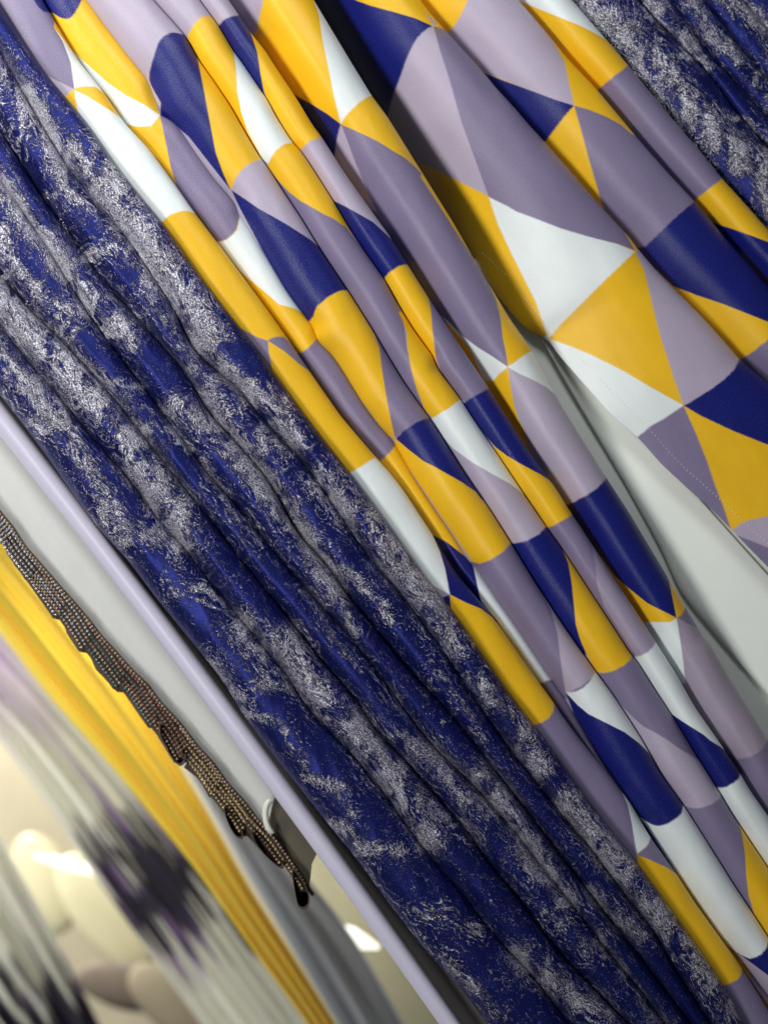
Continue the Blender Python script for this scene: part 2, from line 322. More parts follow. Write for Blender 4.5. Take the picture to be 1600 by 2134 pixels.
polysA = [
 # fold 1 (beside the jacquard)
 ([0, 1], 'W', '1:300,150 350,230 395,350 415,490 450,482 480,478 530,486 600,560 700,690 770,705 840,700 890,640 800,580 700,530 600,460 500,370 400,280'),
 ([0], 'L', '1:200,380 280,430 415,495 360,540 250,560'),
 ([0], 'Y', '1:300,570 360,540 385,515 415,498 425,560 450,660 420,700'),
 ([0], 'Y', '1:415,498 470,480 530,483 590,520 650,590 720,700 700,700 640,632 560,580 480,532'),
 ([0], 'W', '1:415,500 480,532 560,580 640,632 760,720 1200,1190 1080,1185 1045,1172 1010,1172 950,1192 900,1230 850,1260 300,700 455,680 430,600'),
 ([0], 'M', '1:1250,1780 1350,1830 1420,1870 1490,1895 1495,1960 1510,2040 1500,2200'),
 ([0], 'M', '5:155,160 180,145 205,138 250,140 330,230 460,400 450,400 380,325 330,290 250,220'),
 ([0], 'W', '5:500,960 610,895 640,878 680,855 720,830 750,812 900,960 1070,1240 1110,1330 1140,1430 1165,1570 1050,1510 800,1300'),
 ([0], 'L', '5:1000,1470 1050,1508 1165,1570 1110,1595 1060,1600'),
 ([0], 'N', '5:1100,1610 1120,1590 1165,1570 1168,1605 1172,1660 1130,1700'),
 ([0], 'N', '5:1070,1240 1130,1280 1300,1400 1500,1800 1430,1720 1340,1650 1260,1618 1165,1570 1140,1430 1110,1330'),
 ([0], 'M', '9:200,520 305,470 350,455 385,430 405,400 415,350 480,330 740,780 785,840 820,920 842,1020 858,1120 870,1190 700,1190'),
 ([0], 'W', '9:740,780 850,850 990,1090 945,1100 935,1130 920,1150 870,1190 858,1120 842,1020 820,920 785,840'),
 ([0], 'M', '9:870,1190 920,1150 935,1130 945,1100 1000,1100 1150,1330 1090,1300 1040,1265 980,1238 920,1212'),
 ([0], 'M', '9:800,1150 870,1190 880,1260 850,1330'),
 ([0], 'M', '9:1300,1930 1385,1910 1430,1885 1450,1860 1455,1815 1520,1800 1800,2300 1500,2500'),
 # fold 2
 ([0, 1], 'N', '1:150,-60 190,0 215,40 245,65 270,68 300,75 325,92 350,103 375,106 400,96 420,70 440,35 460,-10 460,-60'),
 ([1], 'L', '1:850,480 905,560 905,600 890,640 875,590'),
 ([1], 'M', '1:890,640 990,690 1100,800 1400,1100 1400,1200 1330,1210 1315,1275 1290,1305 1260,1330 1225,1342 1190,1340 1100,1300 985,1045 950,930 920,780'),
 ([1], 'W', '1:1285,1055 1290,1075 1350,1150 1500,1300 1900,1840 1925,1870 1770,1790 1700,1750 1640,1715 1550,1690 1150,1350 1190,1342 1225,1345 1260,1333 1292,1308 1318,1278 1333,1210'),
 ([1], 'M', '5:240,240 330,230 375,205 400,180 425,150 600,200 900,680 862,705 866,738 830,785 780,830 700,830 450,500'),
 ([1], 'N', '5:1040,1220 1070,1240 1150,1280 1290,1390 1310,1480 1340,1620 1430,1720 1380,1740 1150,1400'),
 ([1], 'W', '5:1290,1390 1400,1400 1800,2000 9:560,400 480,300 440,250 400,220 370,225 340,240 280,230 5:1440,1730 1340,1620 1310,1480'),
 ([1], 'M', '9:280,260 340,240 370,225 400,220 430,260 480,320 740,700 820,850 780,850 740,790 600,700'),
 ([1], 'L', '9:400,220 475,290 485,320 460,310 430,268'),
 ([1], 'W', '9:700,740 740,770 830,860 870,890 810,900 830,950 760,880'),
 ([1], 'N', '9:810,900 880,880 1100,1100 1700,1960 1600,2000 1480,1775 1440,1765 1370,1700 900,1100'),
 ([1], 'Y', '9:1410,1755 1480,1775 1480,1840 1460,1860 1420,1820'),
 ([1, 2], 'L', '9:1480,1775 1530,1810 1600,1862 1800,1990 1800,2300 1500,1900'),
 # fold 3
 ([2], 'N', '1:1015,190 970,180 940,184 905,205 880,240 850,330 832,400 830,440 840,470 860,510 895,570 890,640 980,700 1050,760 1285,1060 1240,960 1200,850 1160,640 1130,480 1100,330 1060,240 1050,200'),
 ([1], 'N', '1:905,575 890,640 980,685 1010,705 960,600'),
 ([2], 'Y', '1:1060,250 1100,330 1130,480 1160,640 1200,850 1240,960 1285,1060 1310,990 1335,955 1360,930 1390,908 1420,895 1455,885 1520,880 1300,500 1150,300'),
 ([2], 'L', '1:1285,1055 1310,990 1335,955 1360,930 1390,908 1420,895 1455,885 1550,880 1900,1500 1820,1440 1730,1335 1640,1278 1600,1250 1520,1205 1440,1160 1370,1112'),
 ([2], 'N', '1:1285,1055 1370,1112 1440,1160 1520,1205 1600,1250 1660,1290 1730,1335 1790,1390 1830,1450 1950,1550 2000,1620 1925,1613 1880,1625 1840,1642 1780,1690 1755,1720 1742,1760 1765,1830 1765,1870 1650,1750 1330,1150'),
 ([2], 'Y', '2:380,1790 407,1760 415,1730 430,1700 455,1680 480,1660 510,1640 540,1622 570,1613 610,1615 800,1850 5:750,130 775,200 790,330 815,480 840,610 866,705 820,690 700,530 540,300 400,120'),
 ([2], 'Y', '5:866,705 930,760 1020,830 1080,860 1150,900 1230,945 1310,1000 1340,1040 1560,1290 1505,1285 1490,1300 1460,1330 1430,1355 1400,1375 1370,1390 1330,1402 1290,1390 1150,1180 850,740'),
 ([2], 'M', '5:690,30 750,130 775,200 790,330 815,480 840,610 862,700 900,670 930,645 960,625 1010,600 1100,580 900,250 730,30'),
 ([2], 'N', '5:866,705 900,670 930,645 960,625 1010,600 1100,580 1450,1100 1340,1040 1310,1000 1230,945 1150,900 1080,860 1020,830 930,760'),
 ([2], 'M', '5:1230,1380 1290,1390 1330,1400 1400,1375 1460,1335 1505,1285 1600,1290 6:500,1750 480,2100 475,2120 640,2010 700,1950 800,2150 460,2150 100,1700'),
 ([2], 'L', '6:330,1540 390,1650 430,1790 445,1930 475,2120 510,2108 560,2080 600,2050 640,2010 720,1990 560,1750 450,1600 350,1500'),
 ([2], 'W', '9:475,290 510,290 540,283 575,262 605,235 638,180 720,160 1050,700 980,680 930,620 880,570 800,510 740,480 700,460 600,410 540,360'),
 ([2], 'N', '9:475,290 540,360 600,410 700,460 740,480 800,510 880,570 930,620 980,700 1150,880 1127,930 1118,960 1095,985 1040,1020 1005,1030 980,1032 950,1022 925,1008 880,980 560,520'),
 ([2], 'W', '9:880,980 925,1010 950,1024 980,1034 1005,1032 1040,1022 1095,988 1118,965 1127,920 1200,900 1700,1660 1600,1670 1590,1710 1565,1740 1530,1762 1495,1770 1460,1755 1420,1730 1300,1650'),
 ([2], 'N', '9:1420,1730 1460,1755 1495,1770 1530,1762 1565,1740 1590,1710 1610,1640 1900,2100 1700,1960 1600,1865 1530,1812 1480,1775'),
 # fold 4
 ([3], 'Y', '1:1000,260 1040,210 1050,180 1070,150 1100,108 1140,87 1172,90 1230,100 1300,250 1290,270 1312,380 1318,500 1340,620 1380,740 1430,830 1450,900 1300,650'),
 ([3], 'W', '1:1295,260 1312,380 1318,500 1340,620 1380,740 1430,830 1450,880 1490,910 1510,870 1530,840 1550,822 1580,800 1625,792 1680,790 1500,500 1320,240'),
 ([3], 'Y', '1:1450,930 1490,910 1510,870 1530,840 1550,822 1580,800 1625,792 1690,790 2:640,1340 615,1300 590,1265 520,1215 470,1192 430,1170 380,1140 340,1120 270,1065 210,1000 150,920'),
 ([3], 'M', '2:180,970 210,1000 270,1065 340,1120 380,1140 430,1170 470,1192 520,1215 590,1265 615,1300 700,1400 900,1700 870,1685 900,1740 918,1850 930,1960 5:930,200 950,320 985,440 1045,590 900,400 500,-200'),
 ([3], 'Y', '5:880,0 905,50 925,110 930,200 950,320 985,440 1020,530 1065,590 1100,572 1160,535 1225,488 1300,470 1050,100 940,0'),
 ([3], 'W', '5:1020,600 1065,590 1100,572 1160,535 1225,488 1300,470 1700,1090 1610,1060 1560,1000 1500,955 1400,900 1330,860 1280,830 1180,755 1120,690'),
 ([3], 'L', '5:1100,660 1120,690 1180,755 1280,830 1330,860 1400,900 1500,955 1560,1000 1640,1070 1800,1200 6:420,1180 360,1200 330,1232 300,1250 265,1270 230,1280 180,1287 130,1280'),
 ([3], 'N', '6:130,1290 180,1287 230,1280 265,1270 300,1250 330,1232 360,1200 430,1180 500,1330 445,1300 470,1350 490,1400 508,1500 520,1620 532,1740 555,1820 590,1900 570,1920'),
 ([3], 'Y', '6:430,1260 455,1310 490,1400 508,1500 520,1620 532,1740 555,1820 590,1900 640,2000 670,2005 700,2005 740,1995 780,1978 820,1950 845,1915 860,1850 600,1500'),
 ([3], 'M', '9:600,170 650,180 680,184 720,178 760,162 800,140 835,110 850,70 950,90 1300,660 1210,665 1100,600 1050,562 1000,530 900,475 850,430 800,380 740,310'),
 ([3], 'L', '9:740,310 800,380 850,430 900,475 1000,530 1050,562 1100,600 1210,665 1300,700 1400,860 1337,850 1330,880 1305,900 1270,918 1235,930 1200,935 1170,932 1135,920 1000,800'),
 ([3], 'M', '9:1080,930 1135,920 1170,932 1200,935 1235,930 1270,918 1305,900 1330,880 1337,845 1400,840 1450,980 1420,980 1450,1060 1470,1180 1478,1320 1490,1420 1520,1510 1500,1560'),
 ([3], 'Y', '9:1380,900 1410,960 1450,1060 1470,1180 1478,1320 1490,1420 1520,1520 1620,1700 1900,2100 1900,1500 1500,1000'),
 # fold 5
 ([4], 'N', '1:1180,180 1215,145 1240,115 1280,92 1325,85 1360,80 1440,200 1405,200 1430,290 1450,420 1465,500 1480,560 1400,500'),
 ([4], 'Y', '1:1390,170 1430,290 1450,420 1465,500 1485,570 1650,850 2:340,830 370,800 395,782 420,772 460,766 520,770 310,430 80,130'),
 ([4], 'L', '2:300,840 340,830 370,800 395,782 420,772 460,766 520,770 900,1350 850,1350 830,1318 800,1290 740,1235 680,1200 600,1155 520,1115'),
 ([4], 'N', '2:500,1100 520,1115 600,1155 680,1200 740,1235 800,1290 830,1318 880,1360 960,1470 930,1470 905,1472 880,1480 830,1512 800,1550 760,1540'),
 ([4], 'Y', '2:760,1560 800,1550 830,1512 880,1480 905,1472 930,1470 980,1470 1100,1700 1045,1640 1060,1720 1068,1820 1088,1990 1100,2060'),
 ([4], 'M', '2:1030,1600 1048,1660 1060,1720 1068,1820 1088,1990 1150,2150 5:1210,480 1255,500 1300,470 1350,440 1385,425 1430,410 1200,50 1100,-100'),
 ([4], 'N', '5:1220,510 1255,500 1300,470 1350,440 1385,425 1430,410 6:480,1010 410,960 380,932 330,900 290,880 250,858 200,830 150,800 90,755 40,700'),
 ([4], 'Y', '6:70,740 90,755 150,800 200,830 250,858 290,880 330,900 380,932 450,1000 560,1110 505,1130 460,1158 420,1182 380,1200 330,1200'),
 ([4], 'M', '6:330,1210 380,1200 420,1182 460,1158 505,1130 560,1110 1010,1800 975,1835 955,1862 930,1885 900,1902 850,1912 800,1900'),
 ([4], 'm', '6:580,1210 620,1300 640,1400 650,1520 690,1640 850,1890 870,1912 900,1902 930,1885 955,1862 975,1835 1020,1820 700,1340'),
 ([4], 'W', '9:820,90 850,98 900,85 930,68 955,45 975,10 1020,0 1450,660 1400,640 1375,625 1330,590 1280,560 1240,525 1200,500 1120,450 1050,400'),
 ([4], 'N', '9:1030,390 1120,450 1200,500 1240,525 1280,560 1330,590 1375,625 1420,650 1500,740 1443,745 1435,770 1410,792 1370,815 1345,820 1320,820 1280,810'),
 # fold 6 (big mauve fold beside the white gap)
 ([5], 'L', '2:-300,-400 200,-400 160,-100 130,0 110,80 95,160 60,220 -100,0'),
 ([5], 'W', '2:330,-120 410,0 440,90 460,230 490,370 520,520 560,690 590,640 640,590 690,548 740,528 800,520 500,0'),
 ([5], 'N', '2:270,500 310,530 400,580 480,630 560,690 548,730 535,790 525,870 450,850'),
 ([5], 'L', '2:560,690 548,730 535,790 525,870 600,1000 760,1200 740,1120 690,1020 640,900 600,790'),
 ([5], 'M', '2:562,692 600,790 640,900 690,1020 760,1180 640,1130 900,1600 1100,1880 1150,1780 1240,1870 1320,1930 1400,1980 1490,2040 1475,1950 1460,1880 1445,1760 1420,1660 1380,1570 1300,1440 1000,980 1010,965 970,925 920,880 850,838 760,782 650,730'),
 ([5], 'W', '2:1100,1740 1150,1780 1240,1870 1320,1930 1400,1980 1485,2040 6:110,340 70,385 20,380 -60,200'),
 ([5], 'W', '2:1485,2040 1530,2010 1570,1980 1620,1950 6:320,210 560,600 490,560 440,480 370,420 300,380 220,345 155,308'),
 ([5], 'L', '6:155,308 220,345 300,380 370,420 440,480 500,570 760,900 706,912 690,938 640,988 600,1015 570,1030 510,1062 460,1070 300,900 245,660 215,600 190,520 170,420'),
 ([5], 'N', '6:460,1080 510,1062 570,1030 600,1015 640,988 690,938 706,912 760,910 1040,1400 1015,1400 1050,1500 1070,1600 1090,1700 1010,1660 930,1620 880,1580 830,1540 750,1470'),
 ([5], 'W', '6:900,1760 950,1757 1010,1745 1050,1725 1090,1700 1105,1820 1120,1950 9:1125,100 1140,240 1100,240 950,0'),
 ([5], 'M', '6:1090,1700 1120,1680 1147,1635 1200,1640 1320,1900 1250,1800 1200,1755 1150,1730'),
 ([5], 'l', '6:1092,1702 1150,1730 1200,1755 1250,1800 1350,1950 9:1640,550 1590,565 1575,595 1545,625 1500,648 1460,658 1415,660 1380,640 1200,400 1140,240 1125,100'),
 ([5], 'M', '9:1380,650 1415,660 1460,658 1500,648 1545,625 1575,595 1590,565 1650,550 2200,1400 2000,1500'),
]
PAL['m'] = (0.30, 0.26, 0.36); PAL['l'] = (0.33, 0.28, 0.36)
col = paint(px, py, F, ['M', 'Y', 'L', 'L', 'L', 'Y'], [])
def fill(lobe, c, s):   # remainder below/above given cut
    polysA.insert(0, ([lobe], c, s))
fill(0, 'Y', '1:700,1280 900,1230 1080,1180 1200,1200 5:800,800 610,900 400,950 9:870,1190 1100,1300 1500,1820 1385,1912 1300,1950 5:1050,1500')
fill(4, 'W', '9:1150,700 1450,640 2600,2500 1900,2500 1300,820'); fill(5, 'l', '9:1140,240 1000,100 1300,760 1420,760 1200,400'); fill(5, 'M', '9:1300,600 1700,600 2700,2300 1900,2100')
fill(5, 'W', '9:900,-100 1120,-100 1150,260 1000,200')
col = paint(px, py, F, ['Y', 'Y', 'L', 'L', 'L', 'Y'], [([0], 'M', '1:-400,-400 400,-400 300,150 350,230 395,350 415,492 360,540 0,300')] + polysA)
curtA = grid_obj('patterned_curtain', P, M_print, cols=col, cloth=cloth, hang=0.25)
tag(curtA, 'tightly pleated yellow, navy, mauve and white triangle curtain in the middle, beside the blue one', 'curtain')

# ------------------------------------------------------------------ second geometric curtain (right, opened out, stitched side hem)
CL = pts('s:560,-200 2:330,-120 460,60 570,250 680,430 770,570 900,780 1000,930 1130,1140 1240,1330 1330,1480 1400,1600 1460,1680 1530,1770 1600,1840 6:330,130 380,150 420,220 560,380 720,560 880,700 1000,840 1150,980 1300,1110 1400,1215 1500,1320 1600,1420')
C1R = pts('2:1000,0 1060,80 1160,190 1260,300 1350,400 1430,500 1600,690 3:100,500 200,610 350,780 500,950 600,1070 690,1170 820,1310 880,1390 1000,1530 1100,1630 1250,1780 1400,1950 1440,2000 6:1600,400')
C2R = pts('3:210,0 300,100 400,220 480,320 650,500 800,680 900,800 1050,970 1190,1120 1300,1250 1400,1370 1500,1480 1600,1600')
C3R = pts('3:510,0 620,130 700,220 820,360 950,520 1100,700 1230,850 1340,990 1450,1110 1600,1280')
foldsC = [dict(L=CL, R=C1R, c=[(400, .80), (1000, .78), (1400, .72), (1800, .72)], z=[(400, -16), (1900, -14)], hl=[(300, 200), (900, 175), (1150, 105), (1400, 42), (1900, 26)], hr=46, n=170, sm=12, k=[(300, .75), (900, .6), (1200, .25), (1900, .1)]),
          dict(L=C1R, R=C2R, c=0.62, z=-34, hl=70, hr=34, n=100, k=0.3),
          dict(L=C2R, R=C3R, c=0.66, z=-52, hl=64, hr=32, n=80, k=0.3)]
P, px, py, F, cloth, U_, V_, H_ = curtain(330, 1990, 2.4, foldsC, lambda U, V: 5.0*(fbm(U/80+1, V/230, 25, 3)-0.5) + 5*(vnoise(U/150+8, V/420, 29)-0.5))
polysC = [
 ([0], 'N', '2:-200,-300 640,-10 720,30 850,65 970,100 1070,145 1045,155 1020,175 985,210 960,250 920,340 890,430 850,530 820,640 780,700 300,300'),
 ([0], 'Y', '2:500,-200 640,0 720,30 850,65 970,100 1070,145 1130,170 1200,-200'),
 ([0], 'L', '2:1020,60 1045,85 1100,130 1075,145'),
 ([0], 'Y', '2:1070,145 1100,130 1250,300 1200,220 1130,170'),
 ([0], 'L', '2:1072,145 1045,155 1020,175 985,210 960,250 920,340 890,430 850,530 820,640 780,720 980,900 1080,940 1180,990 1280,1040 1380,1090 1300,870 1230,680 1160,430 1110,280'),
 ([0], 'M', '2:1074,145 1110,280 1160,430 1230,680 1300,870 1380,1092 1450,1150 1600,1225 3:200,1190 300,1212 450,1270 600,1315 700,1340 760,1355 860,1390 950,1400 600,900 0,250 2:1200,200 1130,160'),
 ([0], 'W', '3:48,1095 100,1250 170,1400 240,1540 310,1680 380,1880 450,1800 560,1690 700,1550 860,1398 760,1355 700,1340 600,1315 450,1270 300,1212 200,1175 150,1145'),
 ([0], 'L', '3:862,1395 880,1440 910,1500 940,1620 970,1750 1010,1900 1060,2050 1085,2133 6:1050,300 1130,520 1200,482 1280,430 1330,395 1370,360 1410,320 1440,262 1600,200 1000,-500'),
 ([0], 'Y', '3:800,1290 850,1340 880,1400 862,1395 840,1360'),
 ([0], 'W', '6:370,130 385,150 500,190 560,215 620,240 800,330 950,420 1130,520 1040,580 940,640 875,695 800,700 300,150'),
 ([0], 'M', '6:800,750 875,695 940,640 1040,580 1130,522 1200,680 1260,830 1310,980 1350,1080 1395,1215 1300,1250'),
 ([0], 'N', '6:1130,521 1200,482 1280,430 1330,395 1370,360 1410,320 1440,262 1600,200 1900,860 1600,740 1400,660 1230,580'),
 ([0], 'L', '6:1380,1225 1395,1215 1440,1180 1470,1165 1500,1155 1600,1135 1800,1110 1800,1500 1600,1310 1500,1270 1420,1240'),
 ([0], 'M', '6:1380,1225 1420,1240 1500,1270 1600,1310 1800,1400 1800,1700'),
 # fold 2
 ([1], 'L', '2:1900,-500 1300,-100 1265,0 1230,80 1180,160 1100,230 1350,400 1480,450 1600,495 3:150,455 300,510 420,555 522,587 510,530 490,450 470,350 430,270 300,50'),
 ([1], 'Y', '2:900,-100 1290,-100 1265,0 1230,80 1180,160 1120,200'),
 ([1], 'N', '3:-50,380 10,400 150,455 300,510 420,555 522,587 500,610 470,645 420,710 365,785 300,800'),
 ([1], 'M', '3:522,587 560,720 600,870 640,1010 690,1180 900,1420 920,1370 990,1300 1080,1212 1190,1118 1250,1120 1000,800 840,745 780,692 700,648 600,608'),
 ([1], 'N', '3:850,1380 915,1372 990,1300 1080,1212 1190,1118 1260,1100 2000,2000 1600,1790 1500,1750 1350,1690 1200,1640 1070,1590'),
 ([1], 'M', '3:1400,2010 1440,2000 1520,1950 1600,1885 1700,1850 2000,2300 1500,2300'),
 # fold 3
 ([2], 'W', '3:100,-100 200,0 280,30 350,60 450,100 550,140 620,175 700,220 800,250 700,-100'),
 ([2], 'M', '3:600,520 650,500 700,460 760,410 820,365 880,340 1400,980 1345,990 1290,1035 1230,1080 1190,1115 1150,1120'),
 ([2], 'N', '3:1200,1200 1290,1237 1400,1272 1500,1308 1600,1345 1800,1400 1900,2000 1600,1600'),
]
col = paint(px, py, F, ['Y', 'Y', 'Y'], polysC)
curtC = grid_obj('patterned_curtain', P, M_print, cols=col, cloth=cloth, hang=0.45)
tag(curtC, 'opened-out triangle curtain at the right with a dotted stitched side hem', 'curtain')
SURF = (px, py, H_)
def surf_h(x, y):
    d = (px-x)**2 + (py-y)**2; k = np.argmin(d); return H_.flat[k]
# stitches of the hem
st = pts('2:1350,1410 1470,1520 1580,1660 3:350,1780 6:420,110 500,200 600,300 720,430 830,540 930,640 1050,780 1150,880 1250,970 1340,1050 1430,1140 1520,1220 1600,1290 1700,1390')
seg = np.concatenate([[0], np.cumsum(np.hypot(*np.diff(st, axis=0).T))]); q = np.arange(0, seg[-1], 9.0)
sx = np.interp(q, seg, st[:, 0]); sy = np.interp(q, seg, st[:, 1])
vs = []; fs = []
for i in range(len(q)-1):
    x, y = sx[i], sy[i]; dx, dy = sx[i+1]-x, sy[i+1]-y; L = math.hypot(dx, dy); dx /= L; dy /= L
    h = surf_h(x, y); hl_, w_ = 2.6, 0.9; b0 = len(vs)
    for a, b, hh in ((-hl_, 0, -0.6), (0, -w_, 0.2), (hl_, 0, -0.6), (0, w_, 0.2), (0, 0, 1.3)):
        vs.append(world(np.array(x+dx*a-dy*b), np.array(y+dy*a+dx*b), np.array(h+hh)))
    fs += [(b0, b0+1, b0+4), (b0+1, b0+2, b0+4), (b0+2, b0+3, b0+4), (b0+3, b0, b0+4)]
M_thread = plain('pale_thread', (0.62, 0.60, 0.60), 0.5, obj=True, bstr=0)
o = mesh_obj('stitch_row', vs, fs, M_thread, curtC); o['kind'] = 'stuff'

# ------------------------------------------------------------------ blue and silver jacquard
V1 = pts('s:-40,30 0,100 50,190 100,280 161,375 262,487 311,562 367,645 397,725 450,774 5:0,420 130,600 270,740 380,860 480,1000 620,1220 720,1370 850,1500 1000,1700 1100,1830 1260,2080 9:120,540 220,680 350,830 480,1000 620,1150 760,1350 900,1530 980,1620 1080,1830 1200,2000 1260,2100')
V2 = pts('s:-60,180 0,270 67,379 97,424 127,469 169,521 195,562 244,615 281,660 319,701 330,714 375,759 405,807 442,875 484,912 540,976 577,1029 600,1081 631,1130 680,1175 733,1255 791,1324 855,1404 919,1468 983,1542 1057,1638 1110,1707 1174,1792 1238,1877 1323,1983 1397,2079 1440,2134')
V3 = pts('s:-60,285 0,371 49,439 90,499 124,555 161,615 210,692 262,759 307,819 349,875 379,912 431,987 484,1047 517,1077 570,1149 600,1186 674,1266 743,1340 802,1420 850,1489 898,1553 983,1632 1062,1717 1131,1808 1184,1871 1269,1983 1344,2073 1386,2134')
V4 = pts('s:-60,500 0,575 64,650 150,732 191,777 225,815 263,862 296,905 337,957 379,1010 427,1070 484,1145 544,1220 600,1287 680,1393 738,1452 786,1531 834,1574 898,1648 972,1733 1025,1813 1078,1871 1131,1946 1163,1988 1238,2063 1307,2134')
V5 = pts('s:-60,590 0,672 45,736 82,777 127,830 165,879 210,931 262,987 311,1055 337,1092 379,1134 420,1186 472,1254 525,1317 562,1362 600,1404 632,1468 706,1542 775,1616 823,1685 876,1760 919,1813 972,1871 1025,1946 1105,2025 1184,2132')
BL = pts('s:-60,745 4:0,460 150,650 270,810 420,1030 560,1220 700,1360 830,1540 950,1690 1080,1850 1250,2060 8:0,390 150,590 330,820 480,1010 620,1180 760,1370 900,1560 1060,1760 1230,1930 1330,2080')
foldsB = [dict(L=BL, R=V5, c=0.45, z=66, hl=70, hr=46, n=90, round=True),
          dict(L=V5, R=V4, c=0.50, z=80, hl=92, hr=50, n=66),
          dict(L=V4, R=V3, c=0.48, z=72, hl=84, hr=46, n=60),
          dict(L=V3, R=V2, c=0.48, z=76, hl=86, hr=48, n=56),
          dict(L=V2, R=V1, c=0.48, z=74, hl=90, hr=50, n=66),
          dict(L=V1, R=BE, c=0.50, z=86, hl=84, hr=[(0, 34), (2700, 40)], n=76)]
def wrB(U, V):
    a = fbm(U/26 + V/190, V/75 + U/60, 31, 4)-0.5
    rid = 1-np.abs(2*vnoise(U/34 + V/160, V/62 - U/45, 33)-1)
    return 3.8*a + 2*(rid-0.5) + 2*(vnoise(U/90, V/300, 35)-0.5)
P, px, py, F, cloth, U_, V_, H_ = curtain(-180, 2800, 3.2, foldsB, wrB, sm=30)
strokes = [('s:0,130 50,200 90,260 125,340 150,400', 34, 1), ('s:160,330 200,350 230,380 262,450 300,520 340,560 380,620 430,700', 48, 1), ('s:455,760 500,800 538,819 586,852 609,912 624,935', 24, .9),
 ('s:665,999 710,1047 762,1081 800,1137 837,1194 875,1212 912,1287 950,1330', 40, .85), ('s:1000,1430 1056,1465 1090,1514 1097,1559 1124,1604', 27, .85), ('s:1187,1671 1217,1709 1262,1773 1300,1818 1356,1878 1412,1934 1450,1979 1487,2035 1530,2100', 38, .9),
 ('s:178,545 195,525 230,515 265,528 295,575 320,610', 13, .9), ('s:300,600 340,660 385,720', 14, .7), ('s:410,760 450,850 500,912 570,925 590,960', 26, .8), ('s:690,1180 740,1200 770,1240 830,1300', 14, .8),
 ('s:1000,1615 1037,1653 1075,1728 1124,1784 1165,1848 1180,1878', 30, .85), ('s:1225,1859 1281,1908 1337,1953', 18, .7), ('s:1250,1960 1330,2070 1370,2134', 16, .6),
 ('s:0,380 40,440 84,484 141,569 186,625 236,670 275,692', 30, 1), ('s:275,692 275,720', 10, .9), ('s:366,850 430,880 450,895 506,962 562,1030 619,1103 675,1176 700,1230', 30, .9), ('s:710,1250 740,1310', 14, .8),
 ('s:828,1542 898,1568 972,1664 1052,1707 1078,1760 1131,1829', 24, .8), ('s:1158,1903 1216,1983', 20, .7), ('s:0,484 34,569 90,610 112,642 160,650 197,670 240,690', 22, .95),
 ('s:298,895 320,884 349,890 394,934', 12, .9), ('s:420,960 480,1060 540,1130', 12, .6), ('s:830,1590 900,1680 1004,1744', 15, .6), ('s:0,597 45,670 112,737 186,822 253,906 315,990 360,1058 385,1125', 44, 1),
 ('s:506,1300 562,1356 600,1340 653,1436 706,1478 754,1531 802,1595 850,1664 887,1744', 40, .9), ('s:1080,1990 1130,2030 1184,2063 1254,2116', 30, .85),
 ('s:-20,730 40,790 90,830 125,880', 40, .95), ('s:70,880 100,900 160,860', 10, .9), ('s:130,850 160,880 160,915', 8, .9), ('s:150,925 185,960 225,1047 281,1120 330,1110', 22, .75), ('s:210,1060 250,1130 290,1130', 15, .8),
 ('s:355,1212 430,1225 484,1270', 8, .9), ('s:360,1235 420,1250 480,1290', 6, .9), ('s:439,1384 470,1430 506,1452 560,1420 600,1440', 18, .75), ('s:500,1480 570,1500 640,1590', 12, .6), ('s:643,1622 706,1638 733,1690', 16, .8), ('s:700,1720 760,1770 839,1770', 18, .8),
 ('s:865,1893 935,1898 1004,1936', 7, .9), ('s:880,1905 940,1922 1004,1950', 6, .9), ('s:930,2000 1000,2070 1030,2110', 15, .7), ('s:530,1560 600,1640 690,1760 800,1880 900,1990', 9, .5),
 ('s:155,180 200,250', 1, .1), ('s:20,270 30,230 60,240 90,290', 10, .8), ('s:40,300 48,265 75,262 105,300', 6, .9), ('s:55,330 62,290 85,285 110,320', 5, .9), ('s:100,410 150,405 190,430', 12, .8), ('s:130,690 150,650 190,660 215,700', 8, .9), ('s:140,720 160,680 190,690 210,720', 5, .9),
 ('s:640,1230 700,1330 760,1400', 10, .5), ('s:560,980 620,1050 660,1120', 9, .5), ('s:780,1400 850,1500 920,1590', 9, .5), ('s:900,1390 960,1460 1010,1540', 9, .5), ('s:500,830 530,880 560,900', 10, .8), ('s:190,780 250,800 300,810', 8, .8), ('s:225,800 290,835 320,870', 7, .6)]
